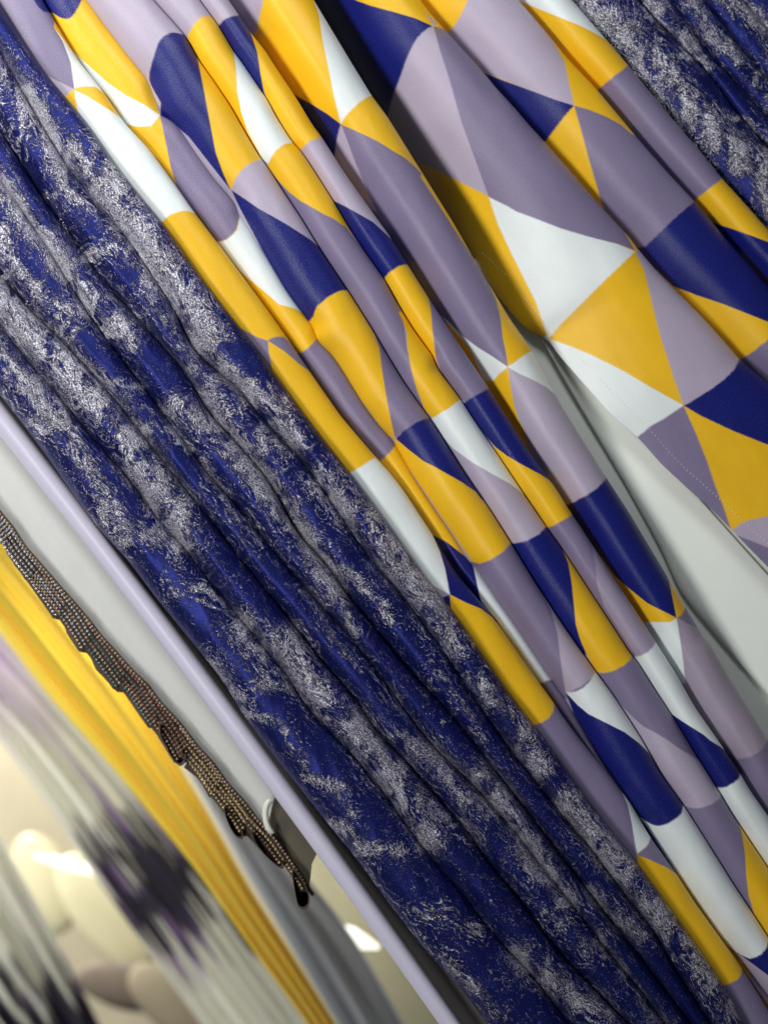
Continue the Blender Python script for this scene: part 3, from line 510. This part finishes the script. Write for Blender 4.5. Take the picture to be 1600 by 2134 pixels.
def density(px, py, strokes):
    d = np.zeros(px.shape); rr = np.full(px.shape, 99.0)
    wx = 13*(fbm(px/22, py/22, 51, 3)-0.5)*2; wy = 13*(fbm(px/22+9, py/22+5, 55, 3)-0.5)*2
    X = px+wx; Y = py+wy
    for s, wd, st_ in strokes:
        p = pts(s)
        for (x0, y0), (x1, y1) in zip(p[:-1], p[1:]):
            R_ = wd*1.7 + 28
            m = (X > min(x0, x1)-R_) & (X < max(x0, x1)+R_) & (Y > min(y0, y1)-R_) & (Y < max(y0, y1)+R_)
            if not m.any(): continue
            xx = X[m]; yy = Y[m]; dx, dy = x1-x0, y1-y0; t = np.clip(((xx-x0)*dx+(yy-y0)*dy)/(dx*dx+dy*dy+1e-6), 0, 1)
            r = np.hypot(xx-x0-t*dx, yy-y0-t*dy)/wd
            d[m] = np.maximum(d[m], st_*np.clip(1.35-r*0.9, 0, 1)); rr[m] = np.minimum(rr[m], (r-1)*wd)
    # fine marbled contour lines between the solid areas
    f = fbm(px/95 + 0.35*fbm(px/60, py/60, 71, 3), py/95, 61, 4)
    line = np.clip(1 - np.abs(((f*9) % 1) - 0.5)*5.0, 0, 1)*np.clip((fbm(px/120, py/120, 81, 2)-0.42)*5, 0, 1)
    wv = rr + 9*(fbm(px/40, py/40, 91, 3)-0.5)*2
    rings = np.clip(np.cos(wv*2*math.pi/11.5)*1.3-0.25, 0, 1)*np.clip((34-rr)/26, 0, 1)*np.clip((fbm(px/70, py/70, 95, 2)-0.36)*5, 0, 1)*(rr > 0)
    inner = 1 - 0.55*np.clip((fbm(px/26, py/38, 97, 3)-0.52)*7, 0, 1)
    return np.clip(np.maximum(np.maximum(d*inner, 0.40*line), 0.75*rings), 0, 1)
dens = density(px, py, strokes)
curtB = grid_obj('jacquard_curtain', P, M_jac, cloth=cloth, dens=dens, hang=0.25)
tag(curtB, 'wide navy curtain with marbled silver thread, between the pale pole and the yellow folds', 'curtain')

# ------------------------------------------------------------------ jacquard top right
D1 = pts('s:1290,-60 1326,0 1375,52 1442,120 1484,165 1536,240 1600,310 1700,430'); D2 = pts('s:1350,-60 1397,0 1450,75 1487,125 1544,185 1600,245 1700,350')
D3 = pts('s:1410,-60 1465,0 1540,98 1600,168 1700,280'); D4 = pts('s:1490,-70 1547,0 1600,66 1700,190'); D5 = pts('s:1580,-70 1640,0 1700,80')
foldsD = [dict(L=inb(C3R, -14), R=D1, c=0.6, z=-72, hl=56, hr=30, n=70), dict(L=D1, R=D2, c=0.55, z=-92, hl=40, hr=24, n=34), dict(L=D2, R=D3, c=0.55, z=-92, hl=40, hr=24, n=34),
          dict(L=D3, R=D4, c=0.55, z=-94, hl=40, hr=24, n=34), dict(L=D4, R=D5, c=0.55, z=-96, hl=40, hr=24, n=34)]
P, px, py, F, cloth, U_, V_, H_ = curtain(560, 1480, 3.2, foldsD, wrB, sm=12)
sD = [('s:1230,20 1280,50 1330,90 1350,130 1390,170 1440,240 1500,290 1540,330', 42, 1), ('s:1590,330 1600,420 1640,480', 26, 1), ('s:1340,0 1420,60 1440,100', 24, .9), ('s:1370,110 1460,125 1480,140', 8, .9), ('s:1440,10 1490,80 1540,130', 20, .8),
      ('s:1500,-20 1590,60 1620,120', 22, .9), ('s:1560,150 1600,220', 12, .8), ('s:1470,240 1560,250 1600,290', 8, .7), ('s:1270,-60 1250,30', 20, .8)]
dens = density(px, py, sD)
curtD = grid_obj('jacquard_curtain', P, M_jac, cloth=cloth, dens=dens, hang=0.45)
tag(curtD, 'navy and silver thread curtain in the upper right corner', 'curtain')

# ------------------------------------------------------------------ white lining seen in the gap
WL = pts('s:980,480 1040,600 1169,845 1262,995 1371,1171 1469,1336 1600,1544 1700,1710')
W1 = pts('s:1030,480 1075,600 1200,820 1300,990 1405,1180 1412,1227 1465,1280 1506,1334 1600,1437 1720,1570'); WR = inb(CL, 60)
WR = WR[WR[:, 1] > 430]
M_white = plain('white_lining', (0.80, 0.85, 0.79), 0.55, 0.05, 0.5, 0.5, 0.12, spec=0.3)
WM = pts('s:1040,470 1100,640 1180,720 1290,850 1430,1010 1600,1200 1720,1330')
P, px, py, F, cloth, U_, V_, H_ = curtain(1000, 2330, 6, [dict(L=inb(WL, -40), R=W1, c=0.5, z=[(900, -175), (1250, -130), (1600, -88)], hl=8, hr=3, n=24, sm=30), dict(L=W1, R=WM, c=0.62, z=[(900, -150), (1250, -112), (1600, -82), (2300, -76)], hl=6, hr=3, n=30, sm=40), dict(L=WM, R=WR, c=0.5, z=[(900, -170), (1250, -130), (1600, -90)], hl=6, hr=30, n=24, sm=40)],
                                    lambda U, V: 4*(fbm(U/80, V/300, 91, 3)-0.5))
lin = grid_obj('lining_curtain', P, M_white, cloth=cloth, hang=0.45, up=False)
tag(lin, 'plain white lining cloth showing in the gap between the two triangle curtains', 'curtain')

# ------------------------------------------------------------------ pale pole
PLe = pts('s:-120,755 4:0,690 200,940 400,1200 600,1450 800,1700 1000,1960 7:870,0 1100,290 1300,570 1600,980 8:200,900 410,1180 600,1440 800,1700 950,1910 1100,2110')
PRe = pts('s:-120,690 4:0,490 320,880 500,1120 700,1400 900,1640 1100,1880 8:0,440 200,720 400,990 550,1180 700,1400 900,1660 1100,1930 1240,2133')
v = np.arange(480, 2560, 12.0)
ql = to_uv(PLe); qr = to_uv(PRe); L = np.polyval(np.polyfit(ql[:, 1], ql[:, 0], 2), v); R = np.polyval(np.polyfit(qr[:, 1], qr[:, 0], 2), v)
th = np.linspace(0, 2*math.pi, 40, endpoint=False); cx = (L+R)/2; r = (R-L)/2
U = cx[:, None] - r[:, None]*np.cos(th)[None]; H = -40 + r[:, None]*np.sin(th)[None]; V = np.repeat(v[:, None], 40, 1)
px, py = from_uv(U, V); P = world(px, py, H)
M_pole = plain('lilac_white_enamel', (0.60, 0.58, 0.72), 0.38, 0.05, 0.08, 0.08, 0.0, obj=False, spec=0.5)
pole = grid_obj('display_pole', P, M_pole, cloth=np.stack([U, V, 0*U], -1), closed=True)
tag(pole, 'smooth pale lilac pole running along the left edge of the big blue curtain', 'pole')

# ------------------------------------------------------------------ dark sheet behind pole and jacquard, painted for the gap's shade
M_char = plain('gap_shade_grey', (0.16, 0.155, 0.15), 0.8, 0.15, 0.3, 0.3, 0.2, spec=0.2)
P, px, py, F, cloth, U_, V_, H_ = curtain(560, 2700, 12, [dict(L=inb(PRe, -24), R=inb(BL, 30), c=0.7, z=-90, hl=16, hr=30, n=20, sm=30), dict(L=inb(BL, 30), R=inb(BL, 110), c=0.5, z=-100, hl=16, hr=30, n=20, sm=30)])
back = grid_obj('gap_shade_sheet', P, M_char, cloth=cloth)
tag(back, 'dark grey sheet painting the shade in the gap between pale pole and blue curtain', 'curtain')

v = np.arange(-2600, 3600, 200.0); t = np.linspace(0, 1, 24)  # unseen board added behind the curtains to block the back light
ub = np.interp(v, [-2600, 3600], [0, 0]) + edge(inb(BL, 60), np.arange(-2600, 3600, 200.0), 10)
ub = np.maximum(ub, -420) + 0*v
U = ub[:, None] + (2600-ub)[:, None]*t[None]; V = np.repeat(v[:, None], 24, 1); px, py = from_uv(U, V)
M_board = plain('light_blocking_board', (0.34, 0.34, 0.33), 0.8, 0.1, 0.05, 0.05, 0.1)
o = grid_obj('wall', world(px, py, -300 + 0*U), M_board, cloth=np.stack([U, V, 0*U], -1)); o['kind'] = 'structure'
# ------------------------------------------------------------------ off-white cloth panel, left of the pole
TE = pts('s:-40,1010 e:0,70 110,200 200,350 300,460 480,670 640,850 750,980 830,1090 960,1230 1100,1390 1230,1510 1330,1650 1500,1830 d:160,110 250,230 380,370 500,540 640,690 750,840 880,960 960,1080 1080,1250 1170,1400')
PAN = TE.copy()
M_off = plain('off_white_weave', (0.64, 0.66, 0.64), 0.7, 0.16, 0.5, 0.08, 0.6, spec=0.3)
v = np.arange(640, 1770, 6.0); L = edge(TE, v, 16)-8; R = edge(PLe, v, 60)+30
K = 40; t = np.linspace(0, 1, K)
endv = 1762 - 70*t[None]**1.0     # cut end near the hook
U = L[:, None] + (R-L)[:, None]*t[None]; V = np.minimum(np.repeat(v[:, None], K, 1), endv + 0*U)
H = -160 - 6*t[None] + 4*(fbm(U/70, V/200, 101, 3)-0.5)
px, py = from_uv(U, V); P = world(px, py, H)
panel = grid_obj('cloth_panel', P, M_off, cloth=np.stack([U, V, 0*U], -1))
tag(panel, 'flat off-white woven cloth panel between the pale pole and the brown beaded edges', 'cloth')

# ------------------------------------------------------------------ beaded brown swatches
bund = empty('swatch_bundle', world(np.array(300.), np.array(1440.), np.array(-70.)))
tag(bund, 'stack of brown sequinned swatches whose beaded edges curl in loops under the off-white panel', 'fabric swatches')
M_tape = plain('brown_swatch', (0.075, 0.050, 0.035), 0.8, 0.4, 0.3, 0.3, 0.5, obj=True)
M_olive = plain('olive_swatch', (0.11, 0.095, 0.07), 0.8, 0.5, 0.25, 0.25, 0.6, obj=True)
M_dark = plain('loop_inside_shade', (0.012, 0.009, 0.008), 0.9, 0.2, obj=True, bstr=0)  # shade inside the loops, put into the colour as near-black brown
M_bead = [plain('bronze_bead', (0.40, 0.29, 0.22), 0.28, 0.35, 0.4, 0.4, 0, obj=True, metallic=0.55), plain('pewter_bead', (0.42, 0.42, 0.44), 0.26, 0.35, 0.4, 0.4, 0, obj=True, metallic=0.6),
          plain('teal_bead', (0.10, 0.17, 0.16), 0.3, 0.35, 0.4, 0.4, 0, obj=True, metallic=0.5), plain('gold_bead', (0.46, 0.36, 0.20), 0.3, 0.35, 0.4, 0.4, 0, obj=True, metallic=0.6), plain('copper_bead', (0.28, 0.14, 0.11), 0.3, 0.35, 0.4, 0.4, 0, obj=True, metallic=0.5)]
LE = pts('s:-40,1075 0,1122 25,1150 40,1185 55,1210 72,1212 82,1228 95,1265 115,1290 130,1293 140,1320 165,1358 185,1362 200,1395 245,1443 258,1443 290,1490 322,1520 332,1540 360,1585 380,1597 390,1590 410,1620 440,1662 455,1664 475,1705 505,1746 515,1742 560,1790 590,1806 600,1802 617,1830 632,1860 641,1856')
v = np.arange(780, 1915, 4.0)
U0 = edge(TE, v, 8)+4
q = to_uv(LE); o_ = np.argsort(q[:, 1]); U1 = np.interp(v, q[o_, 1], q[o_, 0])
K = 14; t = np.linspace(0, 1, K); U = U1[:, None] + (np.maximum(U0, U1+3)-U1)[:, None]*t[None]; V = np.repeat(v[:, None], K, 1)
H = -146 + 14*np.sqrt(np.clip(1-(2*t-1)**2, 0, 1))[None] + 3*(fbm(U/12, V/30, 111, 2)-0.5)
px, py = from_uv(U, V)
adopt(bund, grid_obj('backing_strip', world(px, py, H), M_tape))
# plastic hook
def tube(name, p, h, rad, mat, seg=12, flat=1.0):
    n = len(p); rows = []
    for i in range(n):
        a = p[max(0, i-1)]; b = p[min(n-1, i+1)]; d = (b-a)/np.hypot(*(b-a)); nx, ny = -d[1], d[0]
        rr = rad*(0.25 if i in (0, n-1) else 1)
        th = np.linspace(0, 2*math.pi, seg, endpoint=False)
        rows.append(world(p[i][0]+nx*rr*np.cos(th), p[i][1]+ny*rr*np.cos(th), h + rr*flat*np.sin(th)))
    return grid_obj(name, np.array(rows), mat, closed=True)
# unit bead
def ico():
    import bmesh
    bm = bmesh.new(); bmesh.ops.create_icosphere(bm, subdivisions=2, radius=1.0); v_ = np.array([x.co[:] for x in bm.verts]); f_ = [[y.index for y in x.verts] for x in bm.faces]; bm.free(); return v_, f_
IV, IF = ico(); IF = np.array(IF)
def bead_row(path, h0, h1, rad, mat, step=7.4):
    p = path; sg = np.concatenate([[0], np.cumsum(np.hypot(*np.diff(p, axis=0).T))]); qs = np.arange(0, sg[-1], step)
    x = np.interp(qs, sg, p[:, 0]); y = np.interp(qs, sg, p[:, 1]); x = gsmooth(x, 2) if len(x) > 12 else x; y = gsmooth(y, 2) if len(y) > 12 else y
    h = np.linspace(h0, h1, len(qs)); ctr = world(x, y, h); allv = []; allf = []
    for i in range(len(qs)):
        sc_ = rad*S*(0.85+0.3*random.random()); sv = IV*sc_*np.array([1, 1, 1]); allv.append(sv + ctr[i]); allf.append(IF + i*len(IV))
    ov = np.concatenate(allv); of = np.concatenate(allf).tolist()
    o = mesh_obj('bead_row', ov, of, mat); o['kind'] = 'stuff'; adopt(bund, o); return o
def along(a, b, off0, off1, n=30):
    """path beside the top edge from arc fraction a to b, offset toward the lower left"""
    sg = np.concatenate([[0], np.cumsum(np.hypot(*np.diff(TE, axis=0).T))]); s = np.linspace(a, b, n)
    x = np.interp(s, sg, TE[:, 0]); y = np.interp(s, sg, TE[:, 1]); k = np.linspace(0, 1, n)**1.5; off = off0 + (off1-off0)*k
    return np.stack([x - 0.79*off, y + 0.61*off], -1)
sg_ = np.concatenate([[0], np.cumsum(np.hypot(*np.diff(TE, axis=0).T))]); TOT = sg_[-1]
tips = pts('s:10,1130 64,1208 123,1289 178,1358 252,1440 322,1518 376,1592 447,1662 507,1742 585,1802 636,1860')
for k, tp in enumerate(tips):
    d = np.hypot(TE[:, 0]-tp[0], TE[:, 1]-tp[1])
    xs = np.linspace(0, TOT, 800); ex = np.interp(xs, sg_, TE[:, 0]); ey = np.interp(xs, sg_, TE[:, 1]); j = np.argmin(np.hypot(ex-tp[0], ey-tp[1])); s_end = xs[j]; off = np.hypot(ex[j]-tp[0], ey[j]-tp[1])
    fp = along(max(0, s_end-150), s_end+2, max(6, off-12), off+1, 26)
    fo = tube('fold', fp, -138, 8.5, M_tape); adopt(bund, fo)
    nrow = 4
    for r_ in range(nrow):
        o_end = off - 9.6*r_
        if o_end < 4: continue
        p = along(max(0, s_end-200+16*r_), s_end - 5*r_, min(o_end, 5+9.0*(nrow-1-r_)), o_end)
        mat = M_bead[[1, 1, 1, 0, 2, 2, 0, 3, 3, 0, 3][k] if r_ % 2 == 0 else [0, 1, 0, 1, 0, 4, 4, 0, 3, 3, 0][k]]
        bead_row(p, -132+2*r_, -124+2.5*r_, 3.3, mat, 8.4)
bead_row(along(0, TOT-4, 2, 2, 200), -126, -126, 3.3, M_bead[0], 8.2)
# open loops (curled cloth seen end-on)
def loop(s, depth=70, rim=1.9):
    p = pts(s); n = len(p); tt = np.linspace(0, n, 48, endpoint=False); x = np.interp(tt, np.arange(n+1), np.append(p[:, 0], p[0, 0])); y = np.interp(tt, np.arange(n+1), np.append(p[:, 1], p[0, 1]))
    k = np.array([1, 2, 3, 2, 1])/9.; 
    for _ in range(2):
        x = sum(np.roll(x, j)*k[j+2] for j in range(-2, 3)); y = sum(np.roll(y, j)*k[j+2] for j in range(-2, 3))
    cx_, cy_ = x.mean(), y.mean(); rows = []
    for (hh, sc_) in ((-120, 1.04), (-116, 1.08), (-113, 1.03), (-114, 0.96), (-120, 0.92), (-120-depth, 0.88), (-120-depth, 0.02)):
        rows.append(world(cx_+(x-cx_)*sc_, cy_+(y-cy_)*sc_, np.full(48, float(hh))))
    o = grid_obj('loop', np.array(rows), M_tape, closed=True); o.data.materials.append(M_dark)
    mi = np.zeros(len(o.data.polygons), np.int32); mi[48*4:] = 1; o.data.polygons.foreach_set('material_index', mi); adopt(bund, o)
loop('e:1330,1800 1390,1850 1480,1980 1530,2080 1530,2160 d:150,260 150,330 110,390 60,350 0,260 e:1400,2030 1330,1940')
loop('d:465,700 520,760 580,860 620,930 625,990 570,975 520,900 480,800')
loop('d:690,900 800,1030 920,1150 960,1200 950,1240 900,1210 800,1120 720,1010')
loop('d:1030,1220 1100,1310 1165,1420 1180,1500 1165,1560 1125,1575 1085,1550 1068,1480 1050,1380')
# olive flap behind the last loops
fl = pts('s:572,1662 600,1690 660,1780 650,1800 645,1850 630,1850 600,1790 570,1745 560,1710')
cxy = fl.mean(0); vs = [world(np.array(x), np.array(y), np.array(-152.)) for x, y in fl] + [world(np.array(x), np.array(y), np.array(-158.)) for x, y in fl]; n = len(fl)
fcs = [list(range(n))[::-1], list(range(n, 2*n))] + [[i, (i+1) % n, n+(i+1) % n, n+i] for i in range(n)]
adopt(bund, mesh_obj('flap', vs, fcs, M_olive, smooth=False))
hp = pts('d:880,670 850,675 828,700 815,740 810,790 818,850 835,900 860,935 885,940')
M_hook = plain('white_plastic', (0.72, 0.74, 0.66), 0.35, 0.05, 0.1, 0.1, 0, obj=True)
hk = tube('plastic_hook', hp, -126, 6.5, M_hook); tag(hk, 'small curved white plastic hook at the end of the off-white panel, beside the pole', 'hook')

# ------------------------------------------------------------------ blurred shop behind, lower left
def drape(name, Ls, Rs, v0, v1, depth, mat, nf, amp, colf=None, ncol=160, dv=10, seed=0):
    v = np.arange(v0, v1, dv*1.0); L = edge(pts(Ls), v, 30); R = edge(pts(Rs), v, 30); t = np.linspace(0, 1, ncol)
    U = L[:, None] + (R-L)[:, None]*t[None]; V = np.repeat(v[:, None], ncol, 1)
    ph = nf*t[None]*2*math.pi + 1.6*(vnoise(t[None]*nf + 0*V, V/900 + seed, seed)-0.5)*2
    H = depth + amp*(np.sin(ph) + 0.35*np.sin(2.3*ph+1) + 0.3*(vnoise(U/20, V/500, seed+3)-0.5))
    px, py = from_uv(U, V); col = colf(t[None]+0*V, V, U) if colf else None
    return grid_obj(name, world(px, py, H), mat, cols=col, cloth=np.stack([U, V, 0*U], -1))
M_gold = plain('gold_curtain_satin', (0.86, 0.62, 0.05), 0.45, 0.08, 0.05, 0.02, 0.1, sheen=0.2)
o = drape('gold_curtain', 's:-160,1120 0,1320 100,1450 235,1600 400,1800 530,1985 640,2134 700,2220', 's:-100,960 0,1060 150,1240 260,1400 345,1545 440,1705 520,1850 600,1975 700,2134 760,2230', 700, 2330, -900, M_gold, 3.2, 15, seed=3)
tag(o, 'out-of-focus golden yellow curtain slanting below the brown beaded swatches', 'curtain')
M_grey = plain('grey_curtain_cloth', (0.40, 0.43, 0.48), 0.6, 0.08, 0.05, 0.02, 0.1)
def greyc(t, V, U):
    k = np.clip(0.5+0.9*(vnoise(t*9, V/700, 5)-0.5) , 0, 1)[..., None]
    return np.array([0.20, 0.22, 0.26])*(1-k) + np.array([0.56, 0.58, 0.63])*k
M_greyp = plain('striped_grey_cloth', None, 0.6, 0.08, 0.05, 0.02, 0.1, attr='print')
o = drape('grey_curtain', 's:200,1300 345,1530 440,1690 520,1830 600,1960 690,2110 760,2230', 's:330,1400 560,1720 640,1830 700,1900 760,1990 800,2060 850,2150 900,2240', 1200, 2330, -1250, M_greyp, 3.3, 16, colf=greyc, seed=8)
tag(o, 'blurred pale grey curtain with darker streaks, right of the golden curtain', 'curtain')
M_prn = plain('purple_print_cloth', None, 0.55, 0.06, 0.05, 0.02, 0.1, attr='print')
WHT = np.array([0.72, 0.72, 0.62]); LIL = np.array([0.50, 0.40, 0.56]); DRK = np.array([0.035, 0.03, 0.05]); PUR = np.array([0.22, 0.13, 0.30])
def prn(vlil0, vlil1, vd0, vd1, seed):
    def f(t, V, U):
        n1 = vnoise(t*26, V/260, seed); n2 = fbm(t*34, V/120, seed+4, 2)
        k = np.clip((vlil1 - V + 160*(n1-0.5))/(vlil1-vlil0), 0, 1)[..., None]
        c = (WHT*(1-k) + LIL*k)*(0.82 + 0.4*vnoise(t*30 + 0*V, V/1500, seed+9))[..., None]
        dk = np.clip(1-np.abs(V-(vd0+vd1)/2)/((vd1-vd0)/2), 0, 1)*1.4
        m = np.clip((n2 + 0.47*dk - 0.84)*12, 0, 1)[..., None]; m2 = np.clip((n1 + 0.3*dk - 0.85)*9, 0, 1)[..., None]
        c = c*(1-m2) + PUR*m2; return c*(1-m) + DRK*m
    return f
o = drape('print_curtain', 's:-260,1330 -100,1450 0,1540 100,1680 200,1830 330,2010 420,2134 500,2240', 's:-200,1120 0,1320 110,1450 250,1610 410,1810 540,1995 650,2140 720,2240', 850, 2330, -1700, M_prn, 3.6, 22, colf=prn(1100, 1330, 1450, 1980, 12), seed=12)
tag(o, 'blurred white curtain printed with lilac and near-black blotches, left of the golden curtain', 'curtain')
o = drape('print_curtain', 's:-420,1600 -300,1750 -200,1890 0,2160 60,2240', 's:-160,1500 -60,1640 0,1740 60,1850 120,1960 180,2080 240,2200', 1150, 2330, -1900, M_prn, 4, 34, colf=prn(900, 1300, 1560, 2150, 40), seed=22)
tag(o, 'blurred white and purple striped curtain in the lower left corner', 'curtain')

M_wall = plain('beige_shop_wall', (0.60, 0.54, 0.40), 0.5, 0.3, 0.004, 0.004, 0, obj=False)
v = np.arange(700, 2700, 60.0); t = np.linspace(0, 1, 40); U = -1750 + 2100*t[None] + 0*v[:, None]; V = np.repeat(v[:, None], 40, 1); px, py = from_uv(U, V)
o = grid_obj('wall', world(px, py, -3600 + 0*U), M_wall, cloth=np.stack([U, V, 0*U], -1)); o['kind'] = 'structure'
M_cush = plain('cream_wrap', (0.85, 0.80, 0.55), 0.22, 0.15, 0.02, 0.02, 0, obj=True, spec=0.8)
M_dk = plain('brown_wrap', (0.28, 0.23, 0.19), 0.5, 0.2, 0.02, 0.02, 0, obj=True)
M_tan = plain('tan_wrap', (0.42, 0.36, 0.26), 0.5, 0.2, 0.02, 0.02, 0, obj=True)
def blob(name, x, y, rx, ry, rot, depth, mat, label, cat, group=None, thick=0.6, seed=0):
    th = np.linspace(0, 2*math.pi, 48, endpoint=False); ph = np.linspace(0, math.pi, 24)
    P_ = []; k = rot*math.pi/180
    for p_ in ph:
        ring = []
        for a in th:
            q_ = 1 + 0.04*math.sin(3*a+seed) * math.sin(p_) + 0.015*math.sin(5*a+seed*2+3*p_)
            X = math.copysign(abs(math.cos(a))**0.95, math.cos(a))*math.sin(p_)*rx*q_; Y = math.copysign(abs(math.sin(a))**0.95, math.sin(a))*math.sin(p_)*ry*q_; Z = math.cos(p_)*min(rx, ry)*thick
            ring.append((x + X*math.cos(k)-Y*math.sin(k), y + X*math.sin(k)+Y*math.cos(k), depth+Z))
        P_.append(ring)
    P_ = np.array(P_); o = grid_obj(name, world(P_[..., 0], P_[..., 1], P_[..., 2]), mat, closed=True); tag(o, label, cat, group); return o
blob('wrapped_bundle', 225, 1900, 150, 72, 55, -2700, M_cush, 'blurred cream bundle behind the print curtains, with a bright gleam above it', 'bundle', seed=1)
blob('wrapped_bundle', 95, 1840, 60, 110, -20, -2900, M_cush, 'smaller blurred cream bundle left of the big cream one', 'bundle', seed=2)
blob('wrapped_bundle', 270, 2055, 110, 50, 10, -2500, M_dk, 'blurred dark brown bundle low between the print curtains', 'bundle', seed=4)
blob('wrapped_bundle', 400, 2110, 150, 70, 35, -2400, M_tan, 'blurred tan bundle at the bottom edge below the dark one', 'bundle', seed=5)
blob('wrapped_bundle', 810, 2020, 420, 105, 56, -1700, M_cush, 'pale yellow blob standing in for the lit surface between grey curtain and pole', 'bundle', seed=6)  # added blob, its cream colour stands for a brightly lit surface
m, n_, l_, b_ = nt('glare_glow'); b_.inputs['Emission Color'].default_value = (1, 0.98, 0.85, 1); b_.inputs['Emission Strength'].default_value = 1.5  # emissive strips added to imitate glare on the surfaces behind
for (s, dep, lab) in (('s:70,1782 110,1792 150,1806 190,1812 225,1830 245,1845', -2400, 'added glowing strip imitating glare above the cream bundles'), ('s:690,1925 730,1945 760,1965 790,1975', -1380, 'short added glowing strip imitating glare between the grey curtain and the pole')):
    o = tube('glare_strip', pts(s), dep, 9 if dep < -2000 else 15, m); tag(o, lab, 'glare')
